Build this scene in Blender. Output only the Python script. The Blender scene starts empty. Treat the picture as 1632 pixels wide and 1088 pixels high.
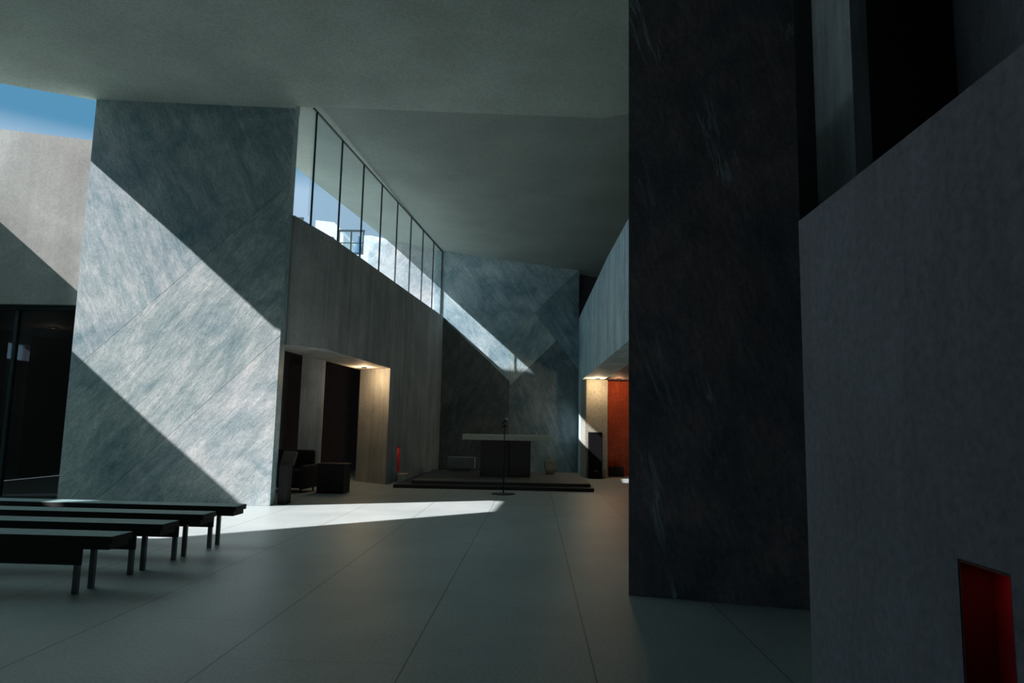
import bpy, bmesh, math, random
from mathutils import Matrix, Vector
SC = bpy.context.scene
COL = SC.collection
random.seed(4)

# ------------------------------------------------------------------ camera
F = 1116.0; EYE = 1.5
cz = Vector((187, 8944, -F)).normalized()
cy = Vector((36, -140, -F)); cy = (cy - cz * cy.dot(cz)).normalized()
cx = cy.cross(cz)
ROT = Matrix((cx, cy, cz))            # world = ROT @ camera
cam = bpy.data.cameras.new('camera'); cam.sensor_width = 36.0; cam.lens = F / 1632 * 36
cam.clip_start = 0.05; cam.clip_end = 500
cam_o = bpy.data.objects.new('camera', cam); COL.objects.link(cam_o)
cam_o.matrix_world = Matrix.Translation((0, 0, EYE)) @ ROT.to_4x4()
SC.camera = cam_o

# ------------------------------------------------------------------ view / world / sun
SC.view_settings.view_transform = 'Standard'; SC.view_settings.look = 'None'
SC.view_settings.gamma = 1; SC.view_settings.use_curve_mapping = False
SC.view_settings.exposure = 0.0
SC.cycles.caustics_reflective = False
SUN = Vector((4.38, 2.13, -3.6))
SUN_POWER = 8.8
SKY_POWER = 1.0
w = bpy.data.worlds.new('sky'); SC.world = w; w.use_nodes = True
nt = w.node_tree; nt.nodes.clear()
wo = nt.nodes.new('ShaderNodeOutputWorld'); bg = nt.nodes.new('ShaderNodeBackground')
tc = nt.nodes.new('ShaderNodeTexCoord'); sp = nt.nodes.new('ShaderNodeSeparateXYZ')
rp = nt.nodes.new('ShaderNodeValToRGB')
nt.links.new(tc.outputs['Generated'], sp.inputs[0]); nt.links.new(sp.outputs['Z'], rp.inputs[0])
nt.links.new(rp.outputs[0], bg.inputs[0]); nt.links.new(bg.outputs[0], wo.inputs[0])
e = rp.color_ramp.elements
e[0].position = 0.0; e[0].color = (0.42, 0.55, 0.68, 1)
e[1].position = 1.0; e[1].color = (1.8, 2.5, 2.65, 1)
m = rp.color_ramp.elements.new(0.312); m.color = (0.40, 0.58, 0.76, 1)
m = rp.color_ramp.elements.new(0.345); m.color = (0.095, 0.29, 0.48, 1)
m = rp.color_ramp.elements.new(0.40); m.color = (0.10, 0.29, 0.48, 1)
m = rp.color_ramp.elements.new(0.52); m.color = (1.25, 1.80, 1.92, 1)  # sky from here up is unseen, brightened as fill light
bg.inputs[1].default_value = SKY_POWER
sl = bpy.data.lights.new('sun', 'SUN'); sl.energy = SUN_POWER; sl.angle = math.radians(0.5); sl.color = (1.0, 0.93, 0.94)
so = bpy.data.objects.new('sun', sl); COL.objects.link(so)
so.rotation_euler = SUN.to_track_quat('-Z', 'Y').to_euler(); so.location = (-30, -10, 30)

# ------------------------------------------------------------------ materials
def new_mat(name):
    m = bpy.data.materials.new(name); m.use_nodes = True
    n = m.node_tree.nodes; n.clear()
    o = n.new('ShaderNodeOutputMaterial'); b = n.new('ShaderNodeBsdfPrincipled')
    m.node_tree.links.new(b.outputs[0], o.inputs[0])
    return m, n, m.node_tree.links, b

def plain(name, c, rough=0.6, metal=0.0, var=0.12, scale=8.0, emit=None, es=0.0, spec=0.5):
    m, n, l, b = new_mat(name)
    t = n.new('ShaderNodeTexCoord'); no = n.new('ShaderNodeTexNoise')
    no.inputs['Scale'].default_value = scale; no.inputs['Detail'].default_value = 6
    l.new(t.outputs['Object'], no.inputs['Vector'])
    r = n.new('ShaderNodeValToRGB'); l.new(no.outputs[0], r.inputs[0])
    r.color_ramp.elements[0].position = .3; r.color_ramp.elements[1].position = .7
    r.color_ramp.elements[0].color = (*[x * (1 - var) for x in c], 1)
    r.color_ramp.elements[1].color = (*[min(1, x * (1 + var)) for x in c], 1)
    l.new(r.outputs[0], b.inputs['Base Color'])
    b.inputs['Roughness'].default_value = rough; b.inputs['Metallic'].default_value = metal
    b.inputs['Specular IOR Level'].default_value = spec
    if emit:
        b.inputs['Emission Color'].default_value = (*emit, 1); b.inputs['Emission Strength'].default_value = es
    return m

def noise(n, l, vec, scale, detail=8, rough=.6, dist=0.0):
    t = n.new('ShaderNodeTexNoise'); t.inputs['Scale'].default_value = scale
    t.inputs['Detail'].default_value = detail; t.inputs['Roughness'].default_value = rough
    t.inputs['Distortion'].default_value = dist
    l.new(vec, t.inputs['Vector']); return t.outputs[0]

def ramp(n, l, fac, stops):
    r = n.new('ShaderNodeValToRGB'); l.new(fac, r.inputs[0]); cr = r.color_ramp
    cr.elements[0].position, cr.elements[0].color = stops[0][0], (*stops[0][1], 1)
    cr.elements[1].position, cr.elements[1].color = stops[-1][0], (*stops[-1][1], 1)
    for p, c in stops[1:-1]:
        k = cr.elements.new(p); k.color = (*c, 1)
    return r.outputs[0]

def mix(n, l, a, b, fac=1.0, mode='MULTIPLY'):
    x = n.new('ShaderNodeMix'); x.data_type = 'RGBA'; x.blend_type = mode
    if isinstance(fac, float): x.inputs[0].default_value = fac
    else: l.new(fac, x.inputs[0])
    for s, v in ((6, a), (7, b)):
        if isinstance(v, tuple): x.inputs[s].default_value = (*v, 1)
        else: l.new(v, x.inputs[s])
    return x.outputs[2]

def stone(name, dark, light, angle, vein=0.35, rough=0.5, veincol=(.75, .8, .82), yrot=0.0, spec=.5, sscale=1.0, vscale=.55):
    """streaked slate/marble: angle = direction of the streaks in the face (degrees from horizontal)"""
    m, n, l, b = new_mat(name)
    t = n.new('ShaderNodeTexCoord')
    mp = n.new('ShaderNodeMapping'); mp.vector_type = 'POINT'
    mp.inputs['Rotation'].default_value = (0, math.radians(angle), 0)
    l.new(t.outputs['Object'], mp.inputs['Vector'])
    ms = n.new('ShaderNodeMapping'); ms.inputs['Scale'].default_value = (0.7 * sscale, 1.0, 3.2 * sscale)
    l.new(mp.outputs[0], ms.inputs['Vector'])
    streak = noise(n, l, ms.outputs[0], 1.0, 10, .66, 1.3)
    fine = noise(n, l, ms.outputs[0], 9.0, 8, .7, .4)
    blot = noise(n, l, t.outputs['Object'], 1.1, 7, .62, .8)
    grain = noise(n, l, t.outputs['Object'], 26.0, 6, .7)
    mid = tuple((a + c) / 2 for a, c in zip(dark, light))
    c = ramp(n, l, streak, [(.30, dark), (.5, mid), (.70, light)])
    c = mix(n, l, c, ramp(n, l, blot, [(.3, (.52, .68, .74)), (.62, (1.2, 1.18, 1.16))]))
    c = mix(n, l, c, ramp(n, l, fine, [(.34, (.74, .78, .79)), (.62, (1.16, 1.14, 1.14))]))
    c = mix(n, l, c, ramp(n, l, grain, [(.3, (.8, .8, .8)), (.7, (1.2, 1.2, 1.2))]))
    # veins
    mv = n.new('ShaderNodeMapping'); mv.inputs['Scale'].default_value = (0.14, 1.0, 1.9)
    l.new(mp.outputs[0], mv.inputs['Vector'])
    vn = noise(n, l, mv.outputs[0], vscale * 2, 7, .6, .5)
    v = ramp(n, l, vn, [(.0, (0, 0, 0)), (.498, (0, 0, 0)), (.506, (1, 1, 1)), (.514, (0, 0, 0)), (1, (0, 0, 0))])
    mk = noise(n, l, t.outputs['Object'], 1.3, 3, .5)
    mk = ramp(n, l, mk, [(.48, (0, 0, 0)), (.68, (1, 1, 1))])
    vm = mix(n, l, v, mk, 1.0)
    vf = n.new('ShaderNodeMath'); vf.operation = 'MULTIPLY'; vf.inputs[1].default_value = vein
    l.new(vm, vf.inputs[0])
    c = mix(n, l, c, veincol, vf.outputs[0], 'MIX')
    l.new(c, b.inputs['Base Color'])
    b.inputs['Roughness'].default_value = rough
    b.inputs['Specular IOR Level'].default_value = spec
    bp = n.new('ShaderNodeBump'); bp.inputs['Strength'].default_value = .25; bp.inputs['Distance'].default_value = .02
    l.new(fine, bp.inputs['Height']); l.new(bp.outputs[0], b.inputs['Normal'])
    return m

def concrete(name, c, rough=.75, streaks=.3, spec=.3, grainy=.15, sc=3.0, bump=.3):
    """board-marked concrete: vertical streaks"""
    m, n, l, b = new_mat(name)
    t = n.new('ShaderNodeTexCoord')
    ms = n.new('ShaderNodeMapping'); ms.inputs['Scale'].default_value = (1, 1, .07)
    l.new(t.outputs['Object'], ms.inputs['Vector'])
    st = noise(n, l, ms.outputs[0], sc, 9, .7, .2)
    bl = noise(n, l, t.outputs['Object'], .9, 6, .6, .5)
    gr = noise(n, l, t.outputs['Object'], 22, 5, .7)
    s = streaks
    x = ramp(n, l, st, [(.28, tuple(v * (1 - s) for v in c)), (.72, tuple(v * (1 + s) for v in c))])
    x = mix(n, l, x, ramp(n, l, bl, [(.3, (.78, .78, .78)), (.7, (1.2, 1.2, 1.2))]))
    x = mix(n, l, x, ramp(n, l, gr, [(.3, (1 - grainy,) * 3), (.7, (1 + grainy,) * 3)]))
    l.new(x, b.inputs['Base Color'])
    b.inputs['Roughness'].default_value = rough; b.inputs['Specular IOR Level'].default_value = spec
    bp = n.new('ShaderNodeBump'); bp.inputs['Strength'].default_value = bump; bp.inputs['Distance'].default_value = .02
    l.new(st, bp.inputs['Height']); l.new(bp.outputs[0], b.inputs['Normal'])
    return m

def plaster(name, c, scale=60.0, amp=.2, spec=.2):
    m, n, l, b = new_mat(name)
    t = n.new('ShaderNodeTexCoord')
    gr = noise(n, l, t.outputs['Object'], scale * .35, 8, .75)
    bl = noise(n, l, t.outputs['Object'], .8, 6, .55)
    x = ramp(n, l, gr, [(.3, tuple(v * (1 - amp) for v in c)), (.7, tuple(v * (1 + amp) for v in c))])
    x = mix(n, l, x, ramp(n, l, bl, [(.3, (.9, .9, .9)), (.7, (1.1, 1.1, 1.1))]))
    l.new(x, b.inputs['Base Color'])
    b.inputs['Roughness'].default_value = .9; b.inputs['Specular IOR Level'].default_value = spec
    bp = n.new('ShaderNodeBump'); bp.inputs['Strength'].default_value = .5; bp.inputs['Distance'].default_value = .02
    l.new(gr, bp.inputs['Height']); l.new(bp.outputs[0], b.inputs['Normal'])
    return m

def floor_mat():
    m, n, l, b = new_mat('floor_slabs')
    t = n.new('ShaderNodeTexCoord'); s = n.new('ShaderNodeSeparateXYZ'); l.new(t.outputs['Object'], s.inputs[0])
    def M(op, a, bb=None, clamp=False):
        k = n.new('ShaderNodeMath'); k.operation = op
        for i, v in enumerate((a, bb)):
            if v is None: continue
            if isinstance(v, (int, float)): k.inputs[i].default_value = v
            else: l.new(v, k.inputs[i])
        return k.outputs[0]
    fx = M('FRACT', M('DIVIDE', M('ADD', s.outputs['X'], 48.0 - .4), 1.2))
    dx = M('MULTIPLY', M('MINIMUM', fx, M('SUBTRACT', 1.0, fx)), 1.2)
    col = M('FLOOR', M('DIVIDE', M('ADD', s.outputs['X'], 48.0 - .4), 1.2))
    yo = M('ADD', s.outputs['Y'], M('MULTIPLY', M('FRACT', M('MULTIPLY', col, .37)), 2.4))
    fy = M('FRACT', M('DIVIDE', M('ADD', yo, 48.0), 2.4))
    dy = M('MULTIPLY', M('MINIMUM', fy, M('SUBTRACT', 1.0, fy)), 2.4)
    jx = M('MULTIPLY', M('LESS_THAN', dx, .006), .7); jy = M('MULTIPLY', M('LESS_THAN', dy, .004), .35)
    j = M('MAXIMUM', jx, jy)
    gr = noise(n, l, t.outputs['Object'], 38, 7, .8)
    bl = noise(n, l, t.outputs['Object'], .7, 6, .6, .5)
    c = ramp(n, l, gr, [(.3, (.33, .40, .395)), (.7, (.66, .72, .71))])
    c = mix(n, l, c, ramp(n, l, bl, [(.3, (.85, .87, .88)), (.7, (1.12, 1.12, 1.1))]))
    c = mix(n, l, c, (.06, .075, .08), j, 'MIX')
    l.new(c, b.inputs['Base Color'])
    b.inputs['Roughness'].default_value = .40; b.inputs['Specular IOR Level'].default_value = .6
    bp = n.new('ShaderNodeBump'); bp.inputs['Strength'].default_value = .25; bp.inputs['Distance'].default_value = .01
    l.new(gr, bp.inputs['Height']); l.new(bp.outputs[0], b.inputs['Normal'])
    return m

def glass_mat(name, tint, refl=1.0):
    m = bpy.data.materials.new(name); m.use_nodes = True
    n = m.node_tree.nodes; l = m.node_tree.links; n.clear()
    o = n.new('ShaderNodeOutputMaterial'); mx = n.new('ShaderNodeMixShader')
    tr = n.new('ShaderNodeBsdfTransparent'); gl = n.new('ShaderNodeBsdfGlossy')
    ge = n.new('ShaderNodeNewGeometry'); dt = n.new('ShaderNodeVectorMath'); dt.operation = 'DOT_PRODUCT'
    l.new(ge.outputs['Incoming'], dt.inputs[0]); l.new(ge.outputs['Normal'], dt.inputs[1])
    def K(op, a, b_):
        k = n.new('ShaderNodeMath'); k.operation = op
        for i, v in enumerate((a, b_)):
            if v is None: continue
            if isinstance(v, (int, float)): k.inputs[i].default_value = v
            else: l.new(v, k.inputs[i])
        return k.outputs[0]
    fres = K('ADD', .04, K('MULTIPLY', .55, K('POWER', K('SUBTRACT', 1.0, K('ABSOLUTE', dt.outputs['Value'], None)), 5.0)))
    tr.inputs[0].default_value = (*tint, 1); gl.inputs['Roughness'].default_value = .01
    gl.inputs[0].default_value = (refl,) * 3 + (1,)
    l.new(fres, mx.inputs[0]); l.new(tr.outputs[0], mx.inputs[1]); l.new(gl.outputs[0], mx.inputs[2])
    l.new(mx.outputs[0], o.inputs[0])
    return m

M = {}
M['floor'] = floor_mat()
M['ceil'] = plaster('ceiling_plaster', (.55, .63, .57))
M['ceil_far_shaded'] = plaster('far_ceiling_plaster_shaded', (.40, .465, .425))  # same plaster darkened: shade beyond the step put into the colour
M['pierA'] = stone('pier_stone_upper', (.24, .36, .385), (.56, .59, .60), -66, vein=.3)
M['pierB'] = stone('pier_stone_middle', (.25, .35, .36), (.62, .66, .65), 54, vein=.2)
M['pierC'] = stone('pier_stone_lower', (.38, .45, .46), (.68, .70, .70), 48, vein=.15)
M['pier_edge'] = stone('pier_stone_edge', (.25, .37, .38), (.5, .6, .6), 80, vein=.1)
M['backA'] = stone('altar_wall_stone_blue', (.32, .48, .55), (.74, .81, .84), -54, vein=.9)
M['backB'] = stone('altar_wall_stone_grey', (.36, .50, .55), (.66, .74, .77), -52, vein=.6)
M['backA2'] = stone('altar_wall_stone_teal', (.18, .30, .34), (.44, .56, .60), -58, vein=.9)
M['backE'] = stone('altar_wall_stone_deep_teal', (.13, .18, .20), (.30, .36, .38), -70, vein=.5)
M['backC_light'] = stone('altar_wall_stone_lit', (.40, .52, .53), (.68, .73, .72), 60, vein=.1)  # paler colour paints a triangle of reflected light
M['backX'] = stone('outer_wall_stone', (.62, .62, .64), (.80, .78, .80), 60, vein=.1)
M['backD_shade'] = stone('altar_wall_stone_shaded', (.085, .095, .092), (.20, .215, .21), 70, vein=.2)  # shadow under the sun strip, painted as darker stone
M['joint'] = plain('joint_shadow_gap', (.06, .075, .08), .9)
M['slab'] = stone('slab_stone_dark', (.30, .24, .27), (.42, .34, .38), -76, vein=1.0, rough=.55, veincol=(.80, .92, 1.0), spec=.3, vscale=.35)
M['slab_edge'] = stone('slab_stone_edge', (.25, .37, .38), (.45, .55, .55), 80, vein=.1)
M['conc_left'] = concrete('board_marked_concrete', (.42, .425, .405))
M['conc_light'] = concrete('smooth_pale_concrete', (.28, .29, .27), streaks=.1)
M['conc_blue'] = concrete('blue_grey_concrete', (.62, .82, .88), streaks=.36, sc=5)
M['conc_near'] = concrete('near_block_concrete', (.38, .37, .43), streaks=.10, spec=.35, grainy=.22, sc=7, bump=.1)
M['conc_col'] = concrete('pale_column_concrete', (.62, .64, .66), streaks=.3, sc=6)
M['black'] = plain('matt_black', (.009, .008, .009), .8, spec=.1)
M['conc_dark'] = concrete('dark_concrete', (.12, .125, .13))
M['conc_warm'] = concrete('rough_jamb_concrete', (.42, .39, .33), streaks=.12, grainy=.3)
M['dark'] = plain('dark_wall_paint', (.17, .155, .185), .8)
M['panel'] = concrete('chapel_panel', (.30, .38, .45))
M['step'] = plain('platform_stone', (.13, .125, .125), .6, scale=30)
M['stepdark'] = plain('platform_riser_stone', (.05, .05, .055), .6)
M['altar_top'] = plain('altar_slab_stone', (.93, .95, .80), .6, scale=12)
M['altar_base'] = plain('altar_base_stone', (.12, .105, .11), .6, scale=12)
M['metal'] = plain('black_metal', (.025, .025, .028), .4, .6)
M['steel'] = plain('window_steel', (.03, .05, .055), .5, .4)
M['chrome'] = plain('brushed_steel', (.6, .6, .6), .3, 1.0)
M['bench'] = plain('bench_top_sky_reflection', (.24, .38, .38), .6, scale=20, spec=.4)  # teal reflection of the sky put into the bench top colour
M['bench_leg'] = plain('bench_leg_steel', (.16, .17, .18), .35, .7)
M['apron'] = plain('bench_apron_wood', (.02, .019, .021), .6)
M['red_shaded'] = plain('shaded_red_reveal', (.13, .008, .012), .6, var=.15)  # shaded copy of the red lining, shade put into the colour
M['red'] = plain('red_painted_reveal', (.62, .02, .03), .6, var=.15)
M['redwall'] = concrete('orange_red_wall', (.62, .13, .06), streaks=.3, grainy=.3, sc=4)
M['cream'] = plain('cream_ceramic', (.88, .86, .70), .5)
M['greyblock'] = plain('grey_stone_block', (.42, .43, .46), .7, scale=25)
M['leather'] = plain('dark_leather', (.028, .026, .028), .7, spec=.2)
M['fabric'] = plain('grey_brown_fabric', (.26, .23, .23), .9, scale=40)
M['roofing'] = plain('pale_roof_gravel', (.42, .42, .41), .9, scale=30)
M['white'] = plain('white_render', (.68, .67, .68), .8)
M['blue'] = plain('blue_canvas', (.07, .16, .26), .8)
M['ground'] = plain('outdoor_paving', (.30, .31, .29), .9, scale=3)
M['glass'] = glass_mat('clear_glazing', (.94, .98, .99))
M['glass_dark'] = glass_mat('dark_glazing', (.35, .38, .40))
M['lampface'] = plain('lamp_face', (1, .8, .55), .5, emit=(1, .62, .30), es=6)
M['lampface_dim'] = plain('dim_lamp_face', (1, .6, .35), .5, emit=(1, .45, .22), es=.7)

# ------------------------------------------------------------------ mesh helpers
def link(name, bm, mats, parent=None, smooth=False):
    bmesh.ops.recalc_face_normals(bm, faces=bm.faces)
    me = bpy.data.meshes.new(name); bm.to_mesh(me); bm.free()
    for m in (mats if isinstance(mats, (list, tuple)) else [mats]): me.materials.append(M[m])
    if smooth:
        for p in me.polygons: p.use_smooth = True
    o = bpy.data.objects.new(name, me); COL.objects.link(o)
    if parent: o.parent = parent
    return o

def recenter(o, p):
    """move the object's origin to p without moving its mesh"""
    p = Vector(p); o.data.transform(Matrix.Translation(-p)); o.location = p

def struct(name, bm, mats, label=None):
    o = link(name, bm, mats); o['kind'] = 'structure'
    if label: o['label'] = label
    return o

def tag(o, label, cat, group=None):
    o['label'] = label; o['category'] = cat
    if group: o['group'] = group
    return o

def thing(name, label, cat, loc, rz=0, group=None):
    o = bpy.data.objects.new(name, None); COL.objects.link(o); o.empty_display_size = .1
    o.location = loc; o.rotation_euler = (0, 0, rz)
    return tag(o, label, cat, group)

def prism(bm, pts, vec, mat=0):
    """closed solid: polygon pts (3D) swept by vec"""
    vec = Vector(vec); a = [bm.verts.new(Vector(p)) for p in pts]; b = [bm.verts.new(Vector(p) + vec) for p in pts]
    fs = [bm.faces.new(a), bm.faces.new(b[::-1])]
    k = len(pts)
    for i in range(k): fs.append(bm.faces.new((a[i], b[i], b[(i + 1) % k], a[(i + 1) % k])))
    for f in fs: f.material_index = mat
    return fs

def box(bm, x0, x1, y0, y1, z0, z1, mat=0, bevel=0):
    t = bmesh.new() if bevel else bm
    prism(t, [(x0, y0, z0), (x1, y0, z0), (x1, y1, z0), (x0, y1, z0)], (0, 0, z1 - z0), mat)
    if bevel:
        bmesh.ops.bevel(t, geom=list(t.edges), offset=bevel, segments=2, affect='EDGES', profile=.6)
        for f in t.faces: f.material_index = mat
        me = bpy.data.meshes.new('tmp'); t.to_mesh(me); t.free(); bm.from_mesh(me); bpy.data.meshes.remove(me)

def B(): return bmesh.new()
def bx(*a, **k):
    b = B(); box(b, *a, **k); return b

def wallseg(bm, p, q, z0, z1, t, zq0=None, zq1=None, mat=0):
    """vertical wall: visible face along p->q; thickness t to the LEFT of p->q"""
    p = Vector(p); q = Vector(q); d = (q - p).normalized(); nn = Vector((-d.y, d.x)) * t
    zq0 = z0 if zq0 is None else zq0; zq1 = z1 if zq1 is None else zq1
    prism(bm, [(p.x, p.y, z0), (q.x, q.y, zq0), (q.x, q.y, zq1), (p.x, p.y, z1)], (nn.x, nn.y, 0), mat)

def tube(bm, a, b, r, seg=12, r2=None, mat=0):
    a = Vector(a); b = Vector(b); d = b - a; r2 = r if r2 is None else r2
    q = d.to_track_quat('Z', 'Y').to_matrix().to_4x4()
    v = bmesh.ops.create_cone(bm, cap_ends=True, segments=seg, radius1=r, radius2=r2, depth=d.length,
                          matrix=Matrix.Translation((a + b) / 2) @ q)
    return v

def clip(poly, a, b, c):
    """keep the part of 2D poly with a*x+b*y>=c"""
    out = []
    for i in range(len(poly)):
        P, Q = poly[i], poly[(i + 1) % len(poly)]
        dp, dq = a * P[0] + b * P[1] - c, a * Q[0] + b * Q[1] - c
        if dp >= 0: out.append(P)
        if (dp > 0 and dq < 0) or (dp < 0 and dq > 0):
            t = dp / (dp - dq); out.append((P[0] + (Q[0] - P[0]) * t, P[1] + (Q[1] - P[1]) * t))
    return out

def inset(poly, d):
    ar = sum(poly[i][0] * poly[(i + 1) % len(poly)][1] - poly[(i + 1) % len(poly)][0] * poly[i][1] for i in range(len(poly)))
    if ar < 0: poly = poly[::-1]
    out = poly
    for i in range(len(poly)):
        P, Q = poly[i], poly[(i + 1) % len(poly)]
        ex, ey = Q[0] - P[0], Q[1] - P[1]; L = math.hypot(ex, ey)
        if L < 1e-6: continue
        nx, ny = -ey / L, ex / L
        out = clip(out, nx, ny, nx * P[0] + ny * P[1] + d)
    return out

# ================================================================== STRUCTURE
ZC = 7.7
# floor
b = B(); box(b, -12.75, 9.0, -7.0, 26.5, -.2, 0)
struct('floor', b, 'floor')
b = B(); box(b, -60, -12.76, -30, 60, -.3, -.05)
struct('ground_outside', b, 'ground')

# near ceiling: slab with a zigzag free edge to the left (unseen part shaped to cut the sun), open sky beyond it
edge = [(-8.67, 13.08), (-8.62, 12.75), (-10.15, 12.02), (-10.2, 11.15), (-10.32, 10.42), (-10.02, 10.30), (-10.11, 8.46),
        (-12.64, 6.06), (-14.22, 4.58), (-17, 2.0), (-17, -7.2), (9.2, -7.2), (9.2, 13.9), (1.79, 13.43), (-4.80, 12.93), (-4.88, 13.42)]
b = B(); prism(b, [(x, y, ZC) for x, y in edge], (0, 0, .45))
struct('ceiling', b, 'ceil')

# far ceiling: tilts up towards the left, carries on outside the glazing as an overhang
def far_z(x, y):
    t = (y - 13.0) / 11.3
    if x < -3.3: return 7.74 + (-3.8 - x) * (.16 + .08 * t) if x < -3.8 else 7.72
    u = (x + 3.3) / 4.8
    return 7.74 - (.02 + .58 * t) * u
b = B()
ys = [13.0 + 1.2 * i for i in range(10)] + [24.6, 26.4]
def far_row(y):
    t = (y - 13.0) / 11.3
    xe = -8.6 if y < 16.0 else -6.45 + 1.05 * max(0, y - 17.6) / 6.7  # near end widened out of view to block stray sun
    return [xe, -4.4 + 1.09 * t, 1.6, 9.0]
grid = []
for y in ys:
    yy = y
    row = []
    for x in far_row(y):
        y0 = y
        if y == ys[0]: y0 = 12.8
        row.append((x, y0, far_z(x, y) + .0))
    grid.append(row)
lo = [[b.verts.new(p) for p in r] for r in grid]; hi = [[b.verts.new((p[0], p[1], p[2] + .4)) for p in r] for r in grid]
for i in range(len(ys) - 1):
    for j in range(3):
        b.faces.new((lo[i][j], lo[i][j + 1], lo[i + 1][j + 1], lo[i + 1][j]))
        b.faces.new((hi[i][j], hi[i + 1][j], hi[i + 1][j + 1], hi[i][j + 1]))
for i in range(len(ys) - 1):
    for j in (0, 3): b.faces.new((lo[i][j], lo[i + 1][j], hi[i + 1][j], hi[i][j]))
for i in (0, len(ys) - 1):
    for j in range(3): b.faces.new((lo[i][j], lo[i][j + 1], hi[i][j + 1], hi[i][j]))
struct('ceiling_far', b, 'ceil_far_shaded')

# stone pier on the left (slab 3.8 m wide)
def clad(name, p, q, outline, cells, depth, core_t, gap=.006, core='joint', label=None, extra=None):
    """stone wall: a core with cladding cells on the face p->q.  outline in (s,z); cells = [(halfplanes, material)]"""
    p = Vector(p); q = Vector(q); d = (q - p).normalized(); nn = Vector((-d.y, d.x))   # nn points away from camera
    mats = [core] + sorted({m for _, m in cells}); b = B()
    def W(s, z, off): return (p.x + d.x * s + nn.x * off, p.y + d.y * s + nn.y * off, z)
    prism(b, [W(s, z, depth) for s, z in outline], (nn.x * core_t, nn.y * core_t, 0), 0)
    for hp, m in cells:
        poly = outline
        for a, bb, c in hp: poly = clip(poly, a, bb, c)
        if len(poly) < 3: continue
        poly = inset(poly, gap / 2)
        if len(poly) < 3: continue
        prism(b, [W(s, z, 0) for s, z in poly], (nn.x * depth, nn.y * depth, 0), mats.index(m))
    if extra: extra(b, W, mats)
    return struct(name, b, mats, label)
PL, PR = Vector((-8.64, 12.69)), Vector((-4.85, 13.03)); PW = (PR - PL).length
# joints run up to the right: z - x = 8 and 11  ->  z - .996 s = 8-8.64..., s measured from PL
out = [(0, 0), (PW, 0), (PW, 7.72), (0, 7.72)]
def pier_edge(b, W, mats):
    prism(b, [W(PW, 0, .001), W(PW, 0, .36), W(PW, 7.72, .36), W(PW, 7.72, .001)], (.012, .001, 0), 0)
o = clad('wall_pier_left', PL, PR, out, [([(-1, 1, 11.0 - 8.64)], 'pierA'), ([(-1, 1, 8.0 - 8.64), (1, -1, -(11.0 - 8.64))], 'pierB'),
        ([(1, -1, -(8.0 - 8.64))], 'pierC')], .03, .33, core='pier_edge')

# light wall to the left of the pier over the dark glazing
b = B()
WLy = 12.80
prism(b, [(-13.0, WLy, 3.66), (-8.60, WLy, 3.66), (-8.60, WLy, 6.90), (-13.0, WLy, 7.42)], (0, .30, 0))
struct('wall_left_upper', b, 'conc_light')
# outer walls out of frame, placed and shaped to cut the low sun
b = B()
wallseg(b, (-12.72, -7), (-12.67, 3.2), 0, 7.68, .4)
wallseg(b, (-12.67, 3.2), (-12.62, 10.1), 0, 6.0, .4)
wallseg(b, (-12.62, 10.1), (-12.54, 11.0), 0, 6.0, .4)
wallseg(b, (-12.54, 11.0), (-11.24, 11.5), 0, 6.0, .4)
wallseg(b, (-11.24, 11.5), (-11.30, 12.78), 0, 6.0, .3)
struct('wall_left_sun_blocker', b, 'conc_light')

# left nave wall with the big opening, niche, and clerestory above
G0, G1 = Vector((-4.37, 13.01)), Vector((-3.28, 24.32)); GD = (G1 - G0).normalized()
def gx(y): return G0.x + (y - G0.y) * GD.x / GD.y
b = B(); TH = 1.05
def lw(y0, y1, z0, z1, t=TH, za=None, zb=None):
    wallseg(b, (gx(y0), y0), (gx(y1), y1), z0, z1 if za is None else za, t, z0, z1 if zb is None else zb)
WT = 5.37
# lintel strip (splayed first bay reaching the pier)
prism(b, [(-4.84, 13.36, 3.03), (gx(14.0), 14.0, 3.03), (gx(14.0), 14.0, WT), (-4.84, 13.36, 5.62)], (-TH, .12, 0))
lw(14.0, 18.40, 3.03, WT)
# solid part beyond the opening, with niche y 19.35-19.65, z .26-.95
prism(b, [(-3.85, 18.40, 0), (gx(19.35), 19.35, 0), (gx(19.35) - 1.0, 19.45, 0), (-4.87, 19.30, 0)], (0, 0, 3.03))
lw(18.40, 19.35, 3.03, WT)
lw(19.35, 19.65, 0, .26); lw(19.35, 19.65, .95, WT)
prism(b, [(gx(19.35) - .35, 19.37, .26), (gx(19.65) - .35, 19.67, .26), (gx(19.65) - 1.04, 19.75, .26), (gx(19.35) - 1.04, 19.45, .26)], (0, 0, .69))
lw(19.65, 24.34, 0, WT)
struct('wall_left', b, 'conc_left')

# altar wall (stone), inside part; outline in (s, z)
b0 = Vector((-3.28, 24.32)); b1 = Vector((1.50, 24.42)); BW = (b1 - b0).length
s = lambda x: x + 3.28
o2 = [(-.35, 0), (BW, 0), (BW, 7.6), (-.35, 8.2)]
# panel joints: L1 rises to the right, L2 falls to the right
cells = [
 ([(-1, 1, 6.82)], 'backB'),
 ([(-1, 1, 2.37), (.92, 1, 5.33), (1, -1, -6.82)], 'backA'),
 ([(1, -1, -2.37), (.92, 1, 5.33), (-1, 0, -2.38)], 'backB'),
 ([(1, -1, -2.37), (-1, 1, .60), (1, 0, 2.38), (-1.28, -1, -9.71)], 'backC_light'),  # painted light: triangle of reflection on the wall
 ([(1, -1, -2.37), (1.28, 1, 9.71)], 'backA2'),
 ([(-.92, -1, -5.33), (-1, 0, -2.38)], 'backD_shade'),  # painted shade: edge follows the lower side of the sun strip
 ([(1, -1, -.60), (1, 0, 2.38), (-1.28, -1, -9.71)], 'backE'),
]
clad('wall_back', b0, b1, o2, cells, .03, .4)
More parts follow.
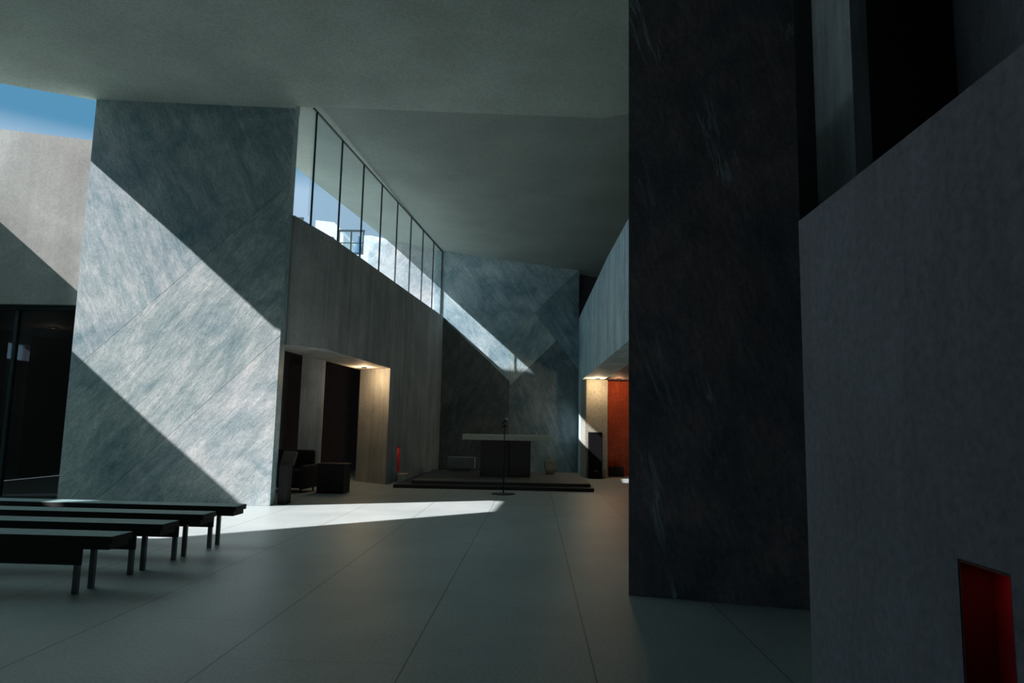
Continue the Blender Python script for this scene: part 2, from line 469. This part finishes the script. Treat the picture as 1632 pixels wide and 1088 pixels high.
# same wall carrying on outside the glazing
b = B(); prism(b, [(-6.25, 24.36, 3.6), (-3.3, 24.36, 3.6), (-3.3, 24.36, 7.72), (-6.0, 24.36, 8.3), (-6.25, 24.36, 8.3)], (0, .4, 0))
struct('wall_back_outside', b, 'backX')
b = B(); box(b, 1.3, 9.0, 24.95, 25.2, 0, 8); struct('wall_back_right', b, 'dark')

# right wall over its opening
R0, R1 = Vector((1.70, 13.0)), Vector((1.50, 24.45))
def rx(y): return R0.x + (y - R0.y) * (R1.x - R0.x) / (R1.y - R0.y)
b = B()
prism(b, [(rx(7.5), 7.5, 3.15), (rx(23.3), 23.3, 3.15), (rx(23.3), 23.3, 5.45), (rx(16), 16, 5.55), (rx(7.5), 7.5, 5.35)], (.7, 0, 0))
prism(b, [(rx(23.3), 23.3, 0), (rx(24.45), 24.45, 0), (rx(24.45), 24.45, 5.4), (rx(23.3), 23.3, 5.45)], (.7, 0, 0))
struct('wall_right', b, 'conc_blue')
b = B()
prism(b, [(rx(23.3), 23.28, 0), (1.66, 22.8, 0), (2.34, 22.8, 0), (2.40, 23.3, 0)], (0, 0, 3.14))
struct('wall_right_jamb', b, 'conc_warm')
b = B(); box(b, 2.42, 8.5, 7.6, 24.9, 3.22, 3.4); struct('ceiling_side', b, 'conc_dark')
b = B(); box(b, 2.45, 3.6, 24.2, 24.4, 0, 3.2); struct('wall_red', b, 'redwall')
b = B(); box(b, 8.5, 8.8, -7, 26.3, 0, 8); struct('wall_right_outer', b, 'dark')
b = B(); box(b, -13, 9, -7.3, -7.0, 0, 7.69)
struct('wall_behind', b, 'dark')


# dark stone slab, right
S0, S1 = Vector((.90, 6.74)), Vector((2.42, 6.36)); SW = (S1 - S0).length
def slab_edge(b, W, mats):
    d = (S1 - S0).normalized()
    prism(b, [W(0, 0, .002), W(0, 0, .40), W(0, 7.69, .40), W(0, 7.69, .002)], (-d.x * .006, -d.y * .006, 0), mats.index('slab_edge'))
clad('wall_slab_right', S0, S1, [(0, 0), (SW, 0), (SW, 7.69), (0, 7.69)], [([], 'slab')], .03, .37, core='slab_edge', extra=slab_edge)

# low concrete block close to the camera, right, with a red niche
b = B(); XB = 1.5; XE = 3.4
box(b, XB, XE, -6.9, 2.32, 0, 2.72); box(b, XB, XE, 2.60, 3.97, 0, 2.72)
box(b, XB, XE, 2.32, 2.60, 0, .22); box(b, XB, XE, 2.32, 2.60, 1.08, 2.72); box(b, XB + .13, XE, 2.32, 2.60, .22, 1.08)
struct('wall_near_right', b, 'conc_near')
def niche(xf, y0, y1, z0, z1, depth, sgn, name):
    """red lined recess; sgn +1: goes to +x"""
    b = B(); t = .008; xa = xf + sgn * .004; xb = xf + sgn * (depth - .004)
    x0, x1 = min(xa, xb), max(xa, xb)
    box(b, x0, x1, y1 - .002 - t, y1 - .002, z0 + .003, z1 - .003, 1 if sgn > 0 else 0)  # far side takes the painted-shade red in the near niche
    box(b, x0, x1, y0 + .002, y0 + .002 + t, z0 + .003, z1 - .003, 1)
    box(b, x0, x1, y0 + .01, y1 - .01, z1 - .003 - t, z1 - .003, 1)
    box(b, x0, x1, y0 + .01, y1 - .01, z0 + .003, z0 + .003 + t)
    if sgn > 0: box(b, x1 - t, x1, y0 + .01, y1 - .01, z0 + .01, z1 - .01)
    else: box(b, x0, x0 + t, y0 + .01, y1 - .01, z0 + .01, z1 - .01)
    return struct(name, b, ['red', 'red_shaded'])
niche(XB, 2.32, 2.60, .22, 1.08, .13, 1, 'trim_1')
niche(gx(19.5) - .01, 19.36, 19.64, .26, .95, .30, -1, 'trim_2')
def area(loc, size, power, color, rot=(0, 0, 0), sy=None):
    L = bpy.data.lights.new('lamp_light', 'AREA'); L.energy = power; L.color = color; L.size = size
    if sy: L.shape = 'RECTANGLE'; L.size_y = sy
    o = bpy.data.objects.new('lamp_light', L); COL.objects.link(o); o.location = loc; o.rotation_euler = rot
    return o
area((XB + .07, 2.41, 1.060), .05, .05, (1, .25, .2), (0, 0, 0), .1)
area((gx(19.5) - .15, 19.5, .93), .06, .45, (1, .4, .3), (0, 0, 0), .2)

# things seen behind the near block
b = B(); prism(b, [(3.50, 8.6, 0), (3.43, 7.4, 0), (3.62, 7.42, 0), (3.66, 8.6, 0)], (0, 0, 7.69)); struct('wall_column_right', b, 'conc_col')
b = B(); prism(b, [(4.62, 7.5, 0), (4.40, 6.0, 0), (6.4, 6.2, 0), (6.4, 7.5, 0)], (0, 0, 7.69)); struct('wall_screen_right', b, 'conc_near')
b = B(); box(b, 2.6, 8.5, 9.0, 9.2, 0, 7.69); struct('wall_side_right', b, 'dark')

# chapel behind the left wall: roof, end walls, dark glazed front
b = B(); prism(b, [(-12.9, 13.12, 3.66), (-8.6, 13.12, 3.66), (-8.6, 13.40, 3.66), (-5.9, 13.45, 3.66), (gx(24.3) - 1.1, 24.3, 3.66), (-12.9, 24.3, 3.66)], (0, 0, .3))
struct('ceiling_chapel', b, ['roofing'])
b = B(); prism(b, [(-12.7, 13.1, 3.60), (-8.6, 13.1, 3.60), (-5.9, 13.45, 3.60), (gx(24.3) - 1.1, 24.3, 3.60), (-12.7, 24.3, 3.60)], (0, 0, .05))
struct('ceiling_chapel_lining', b, ['dark'])
b = B()   # back wall of chapel with a slot added in place of a sky reflection
box(b, -12.9, -4.4, 24.3, 24.55, 0, 3.6); box(b, -13.1, -12.9, 12.8, 16.6, 0, 3.9); box(b, -13.1, -12.9, 17.36, 24.5, 0, 3.9)
struct('wall_chapel', b, 'dark')
b = B(); box(b, -13.1, -12.9, 16.6, 17.36, 0, 2.95); box(b, -13.1, -12.9, 16.6, 17.36, 3.35, 3.9); struct('wall_chapel_side', b, 'panel')
b = B(); box(b, -13.02, -13.0, 16.6, 17.36, 2.95, 3.35); struct('sky_reflection_slot', b, 'glass')  # added pane; sky seen through it stands in for a reflection
# chapel partition (pale blue-grey panels seen in the dark)
b = B(); box(b, -6.42, -5.84, 19.0, 19.25, 0, 3.59); struct('wall_chapel_panel', b, 'panel')
b = B(); box(b, -7.15, -6.95, 19.3, 19.5, 0, 3.59); struct('wall_chapel_post', b, 'conc_dark')
# added sun blocker on the chapel roof (out of frame; its shadow breaks the sun strip on the altar wall)
b = B(); prism(b, [(-9.2, 18.95, 3.97), (-9.2, 20.10, 3.97), (-9.2, 20.10, 10.78), (-9.2, 19.55, 11.45), (-9.2, 18.95, 11.6)], (-.8, 0, 0))
struct('roof_sun_blocker', b, 'conc_light')

# clerestory glazing above the left wall
def empty_struct(name, loc):
    o = bpy.data.objects.new(name, None); COL.objects.link(o); o.location = loc; o['kind'] = 'structure'; o.empty_display_size = .2
    return o
w1 = empty_struct('window_1', (0, 0, 0))
my = [13.2 + 1.4 * i for i in range(8)] + [24.28]
def gseg(bm, y0, y1, z0, z1, t, off=.1):
    a = Vector((gx(y0), y0)); c = Vector((gx(y1), y1)); d = (c - a).normalized(); nn = Vector((-d.y, d.x))
    a = a + nn * off; c = c + nn * off
    zt0 = z1; zt1 = z1
    prism(bm, [(a.x, a.y, z0), (c.x, c.y, z0), (c.x, c.y, z1), (a.x, a.y, z1)], (nn.x * t, nn.y * t, 0))
ZT = 7.70
for i in range(len(my) - 1):
    b = B(); gseg(b, my[i] + .02, my[i + 1] - .02, WT + .01, ZT, .012); link('pane', b, 'glass', w1)
b = B(); gseg(b, 13.05, my[0] - .02, WT + .16, ZT, .012); link('pane', b, 'glass', w1)
for y in my:
    b = B(); gseg(b, y - .011, y + .011, WT, ZT + .01, .035, .088); link('mullion', b, 'steel', w1)
b = B(); gseg(b, 13.05, 24.28, ZT, ZT + .025, .04, .086); link('head_rail', b, 'steel', w1)

# dark glazed front on the far left
w2 = empty_struct('window_2', (0, 0, 0))
xs = [-12.6, -11.1, -9.95, -8.62]
for i in range(3):
    b = B(); box(b, xs[i] + .03, xs[i + 1] - .03, 12.98, 12.99, .06, 3.58); link('pane', b, 'glass_dark', w2)
for x in xs[:-1]:
    b = B(); box(b, x - .03, x + .03, 12.94, 13.03, 0, 3.60); link('mullion', b, 'steel', w2)
b = B(); box(b, -12.7, -8.6, 12.90, 13.05, 3.58, 3.659); link('head_rail', b, 'steel', w2)
b = B(); box(b, -12.7, -8.6, 12.93, 13.04, 0, .06); link('bottom_rail', b, 'steel', w2)

# ================================================================== THINGS
# altar platform: two steps
pf = thing('altar_platform', 'low dark stone platform of two steps under the altar', 'platform', (-.9, 19.6, 0))
def at(o, b_, name, mat, smooth=False):
    """child whose mesh is given in world coordinates"""
    k = link(name, b_, mat, o, smooth)
    k.data.transform(Matrix.Translation(-Vector(o.location))); return k
b = B(); prism(b, [(-3.46, 17.45, 0), (1.49, 17.62, 0), (1.47, 22.6, 0), (-3.44, 22.6, 0)], (0, 0, .085)); at(pf, b, 'step', 'stepdark')
b = B(); prism(b, [(-3.06, 17.78, .085), (1.42, 17.92, .085), (1.38, 22.5, .085), (-3.2, 22.5, .085)], (0, 0, .085)); at(pf, b, 'step', 'step')
# altar
al = thing('altar', 'stone altar with a long pale green-grey slab on a dark block base', 'altar', (-.8, 20.2, .17))
b = B(); box(b, -2.03, .47, 19.85, 20.75, 1.175, 1.33, bevel=.008); at(al, b, 'altar_slab', 'altar_top')
b = B(); box(b, -1.52, -.72, 20.0, 20.6, .17, 1.176, bevel=.006); at(al, b, 'base_block', 'altar_base')
b = B(); box(b, -.70, -.10, 19.98, 20.6, .17, 1.176, bevel=.006); at(al, b, 'base_block', 'altar_base')
# grey block
b = B(); box(b, -2.68, -1.84, 21.9, 22.3, .26, .60, bevel=.01)
box(b, -2.55, -1.97, 21.98, 22.22, .17, .262)
o = link('stone_bench', b, 'greyblock'); recenter(o, (-2.26, 22.1, .17)); tag(o, 'low grey stone block seat on the platform left of the altar', 'bench')
# cream stool
b = B()
v = bmesh.ops.create_cone(b, cap_ends=True, segments=4, radius1=.195, radius2=.265, depth=.40, matrix=Matrix.Translation((.49, 21.6, .37)) @ Matrix.Rotation(math.pi / 4, 4, 'Z'))
bmesh.ops.bevel(b, geom=list(b.edges), offset=.02, segments=2, affect='EDGES')
top = [f for f in b.faces if f.normal.z > .9 and f.calc_center_median().z > .5]
r = bmesh.ops.inset_region(b, faces=top, thickness=.03); bmesh.ops.translate(b, verts=list({v for f in top for v in f.verts}), vec=(0, 0, -.25))
o = link('flower_pot', b, 'cream'); recenter(o, (.49, 21.6, .17)); tag(o, 'small cream tapered square pot on the platform right of the altar', 'pot')
# ledge by left niche
b = B(); box(b, gx(19.5) + .025, -3.47, 19.30, 19.68, .0, .22, bevel=.01)
o = link('stone_ledge', b, 'cream'); recenter(o, (gx(19.5) + .15, 19.5, 0)); tag(o, 'small pale stone ledge below the red slot in the left concrete wall', 'ledge')

# microphone stand
ms = thing('microphone_stand', 'thin black microphone stand on a round base in front of the platform', 'microphone stand', (-.70, 16.5, 0))
b = B(); tube(b, (0, 0, 0), (0, 0, .018), .27, 40); tube(b, (0, 0, .018), (0, 0, .03), .25, 40, .06); link('base', b, 'metal', ms)
b = B(); tube(b, (0, 0, .02), (0, 0, .9), .017, 14); link('pole', b, 'metal', ms)
b = B(); tube(b, (0, 0, .88), (0, 0, .96), .024, 14); link('clutch', b, 'metal', ms)
b = B(); tube(b, (0, 0, .95), (0, 0, 1.57), .012, 14); link('upper_pole', b, 'metal', ms)
b = B(); tube(b, (-.045, 0, 1.55), (.045, 0, 1.57), .028, 14); tube(b, (0, 0, 1.53), (0, 0, 1.6), .022, 12); link('clip', b, 'metal', ms)
mc = thing('microphone', 'handheld microphone with silver head tilted in the clip of the stand', 'microphone', (-.70, 16.5, 1.635))
b = B(); tube(b, (-.07, 0, -.02), (.035, 0, .07), .015, 14, .021); link('handle', b, 'metal', mc)
b = B(); bmesh.ops.create_uvsphere(b, u_segments=16, v_segments=12, radius=.034, matrix=Matrix.Translation((.05, 0, .085))); link('grille', b, 'chrome', mc, True)

# benches
def make_bench():
    r = thing('bench', '', 'bench', (-3.65, 6.13, 0))
    L = 6.6
    b = B(); box(b, -L, 0, 0, .32, .44, .50, bevel=.006); st = link('seat', b, ['bench', 'apron'], r)
    for p in st.data.polygons: p.material_index = 0 if p.normal.z > .5 else 1  # top faces get the painted sky reflection, the rest stays dark
    b = B(); prism(b, [(-L, .012, .385), (-.03, .012, .385), (-.03, .012, .441), (-L, .012, .441)], (0, .296, 0))
    link('seat_frame', b, 'apron', r)
    b = B(); box(b, -L + .1, -.28, .03, .055, .245, .386); link('apron', b, 'apron', r)
    for x in (-.32, -L / 2, -L + .35):
        for y in (.035, .255):
            b = B(); box(b, x - .022, x + .022, y, y + .044, 0, .386, bevel=.004); link('leg', b, 'bench_leg', r)
    return r
labels = ['nearest long dark bench in the lower left corner', 'second long dark bench counting from the camera at left',
          'third long dark bench counting from the camera, ends near the sunlit floor', 'farthest long dark bench, right below the big stone pier']
bench = make_bench()
for i in range(4):
    if i == 0: r = bench
    else:
        r = bench.copy(); COL.objects.link(r)
        for ch in bench.children:
            c = ch.copy(); COL.objects.link(c); c.parent = r
    r.location = (-3.65 + .02 * i, 6.13 + .80 * i, 0)
    r['label'] = labels[i]; r['group'] = 'rows of dark benches'

# furniture in the dark chapel opening
ac = thing('armchair', 'dark armchair with grey cushions inside the dark opening beside the pier', 'armchair', (-5.62, 16.0, 0), math.radians(-4))
b = B(); box(b, -.48, .50, -.40, .42, .10, .36, bevel=.03); link('base', b, 'leather', ac)
b = B(); box(b, -.40, .42, -.42, .30, .36, .50, bevel=.05); link('seat_cushion', b, 'leather', ac)
b = B(); box(b, -.48, .50, .28, .46, .36, .92, bevel=.06); link('backrest', b, 'leather', ac)
for x0 in (-.56, .46):
    b = B(); box(b, x0, x0 + .14, -.42, .44, .08, .60, bevel=.04); link('armrest', b, 'fabric' if x0 < 0 else 'leather', ac)
for x in (-.48, .50):
    for y in (-.34, .36):
        b = B(); tube(b, (x, y, 0), (x, y, .11), .02, 10); link('leg', b, 'metal', ac)
cu = thing('cushion', 'grey cushion leaning against the back of the dark armchair', 'cushion', (-5.62, 15.98, .55), math.radians(-25))
b = B(); box(b, -.2, .2, -.05, .05, 0, .36, bevel=.05); k = link('cover', b, 'fabric', cu, True); k.rotation_euler = (math.radians(-18), 0, 0)
bc = thing('side_cabinet', 'square black cabinet at the right end of the armchair', 'cabinet', (-4.50, 15.9, 0))
b = B(); box(b, -.30, .30, -.27, .27, .0, .62, bevel=.01); link('body', b, 'leather', bc)
b = B(); box(b, -.32, .32, -.29, .29, .62, .65, bevel=.008); link('top', b, 'metal', bc)
pb = thing('floor_box', 'narrow black box standing on the floor against the right edge of the pier', 'box', (-4.735, 13.42, 0))
b = B(); box(b, -.085, .085, -.12, .14, 0, .72, bevel=.008); link('body', b, 'leather', pb)
b = B(); box(b, -.09, .09, -.125, .145, .72, .74, bevel=.004); link('lid', b, 'metal', pb)

# tall cabinet / red area on the right
sp_ = thing('tall_cabinet', 'tall narrow black cabinet in front of the lit concrete jamb at right', 'cabinet', (1.93, 22.55, 0))
b = B(); box(b, -.21, .21, -.18, .2, 0, 1.45, bevel=.008); link('body', b, 'black', sp_)
b = B(); box(b, -.19, .19, -.19, -.181, .30, 1.42); link('door', b, 'black', sp_)
b = B(); box(b, -.19, .19, -.19, -.181, .04, .28); link('drawer', b, 'black', sp_)
b = B(); box(b, -.06, .08, -.205, -.191, .24, .255); link('handle', b, 'chrome', sp_)
b = B(); box(b, 2.5, 2.98, 23.6, 23.95, .0, .32, bevel=.01); o = link('low_bench', b, 'leather'); recenter(o, (2.74, 23.77, 0))
tag(o, 'low dark bench at the foot of the orange-red wall', 'bench')

# recessed lamps
def spot(name, loc, label, power, color, ang, dirv, face='lampface', r=.06, blend=.5):
    t = thing(name, label, 'lamp', loc)
    b = B(); bmesh.ops.create_cone(b, cap_ends=False, segments=24, radius1=r * 1.25, radius2=r * 1.05, depth=.03, matrix=Matrix.Translation((0, 0, -.012))); link('ring', b, 'metal', t)
    b = B(); tube(b, (0, 0, -.008), (0, 0, -.003), r, 24); link('lens', b, face, t)
    if power:
        L = bpy.data.lights.new(name + '_light', 'POINT'); L.energy = power; L.color = color
        L.shadow_soft_size = .03
        o = bpy.data.objects.new(name + '_light', L); COL.objects.link(o); o.parent = t; o.location = (0, 0, -.20)
        o.rotation_euler = Vector(dirv).to_track_quat('-Z', 'Y').to_euler()
    return t
WARM = (1, .68, .38)
spot('ceiling_spotlight', (-4.50, 18.20, 3.03), 'small recessed lamp lighting the top of the left opening jamb', 27, WARM, 150, (0, .25, -1))
spot('ceiling_spotlight', (1.98, 22.25, 3.15), 'small recessed lamp lighting the jamb of the right opening', 26, WARM, 150, (0, .25, -1))
spot('ceiling_spotlight', (2.75, 23.2, 3.22), 'small recessed lamp in front of the orange-red wall', 14, (1, .5, .25), 120, (.1, .8, -1), 'lampface_dim')
spot('ceiling_spotlight', (-5.45, 20.0, 3.60), 'dim orange lamp in the dark ceiling behind the left opening', 0, WARM, 100, (0, 0, -1), 'lampface_dim')
spot('ceiling_spotlight', (-11.1, 15.6, 3.60), 'dim lamp in the ceiling behind the dark glazing at far left', 2.5, WARM, 100, (0, 0, -1), 'lampface_dim', .09)

# outside on the roof, seen through the clerestory
hb = thing('rooftop_house', 'pale sunlit building seen outside through the clerestory glazing', 'building', (-10.2, 33, 0))
b = B(); box(b, -13.5, -7.4, 30.0, 36, 0, 9.0); at(hb, b, 'wall', 'white')
b = B(); prism(b, [(-10.4, 31.5, 9.0), (-9.05, 31.5, 9.0), (-9.05, 31.5, 10.3), (-9.5, 31.5, 10.9), (-10.4, 31.5, 11.0)], (0, 3.5, 0)); at(hb, b, 'roof_volume', 'white')
b = B(); box(b, -9.9, -9.5, 31.46, 31.50, 9.6, 10.2); at(hb, b, 'window', 'blue')
for i, (xa, xb, zt, lab) in enumerate(((-8.95, -7.75, 10.2, 'metal railing on the roof outside, beside the blue parasol'), (-12.0, -10.55, 10.75, 'metal railing on the roof outside, nearest the stone pier'))):
    r = thing('roof_railing', lab, 'railing', ((xa + xb) / 2, 30.3, 9.0), 0, 'railings on the roof outside'); hw = (xb - xa) / 2; h = zt - 9.0
    b = B(); box(b, -hw, hw, -.04, .04, h - .08, h); link('handrail', b, 'steel', r)
    b = B(); box(b, -hw, hw, -.02, .02, h * .5 - .02, h * .5 + .02); link('mid_rail', b, 'steel', r)
    for k in range(3):
        x = -hw + .05 + k * (hw - .05)
        b = B(); box(b, x - .03, x + .03, -.03, .03, 0, h - .08); link('post', b, 'steel', r)
pa = thing('parasol', 'folded blue parasol standing on the roof outside', 'parasol', (-8.25, 31.2, 9.002))
b = B(); tube(b, (0, 0, 0), (0, 0, 1.15), .03, 10); link('pole', b, 'steel', pa)
b = B(); tube(b, (0, 0, .35), (0, 0, 1.1), .24, 14, .05); link('canopy', b, 'blue', pa)
b = B(); tube(b, (0, 0, .0), (0, 0, .08), .22, 20); link('base', b, 'steel', pa)
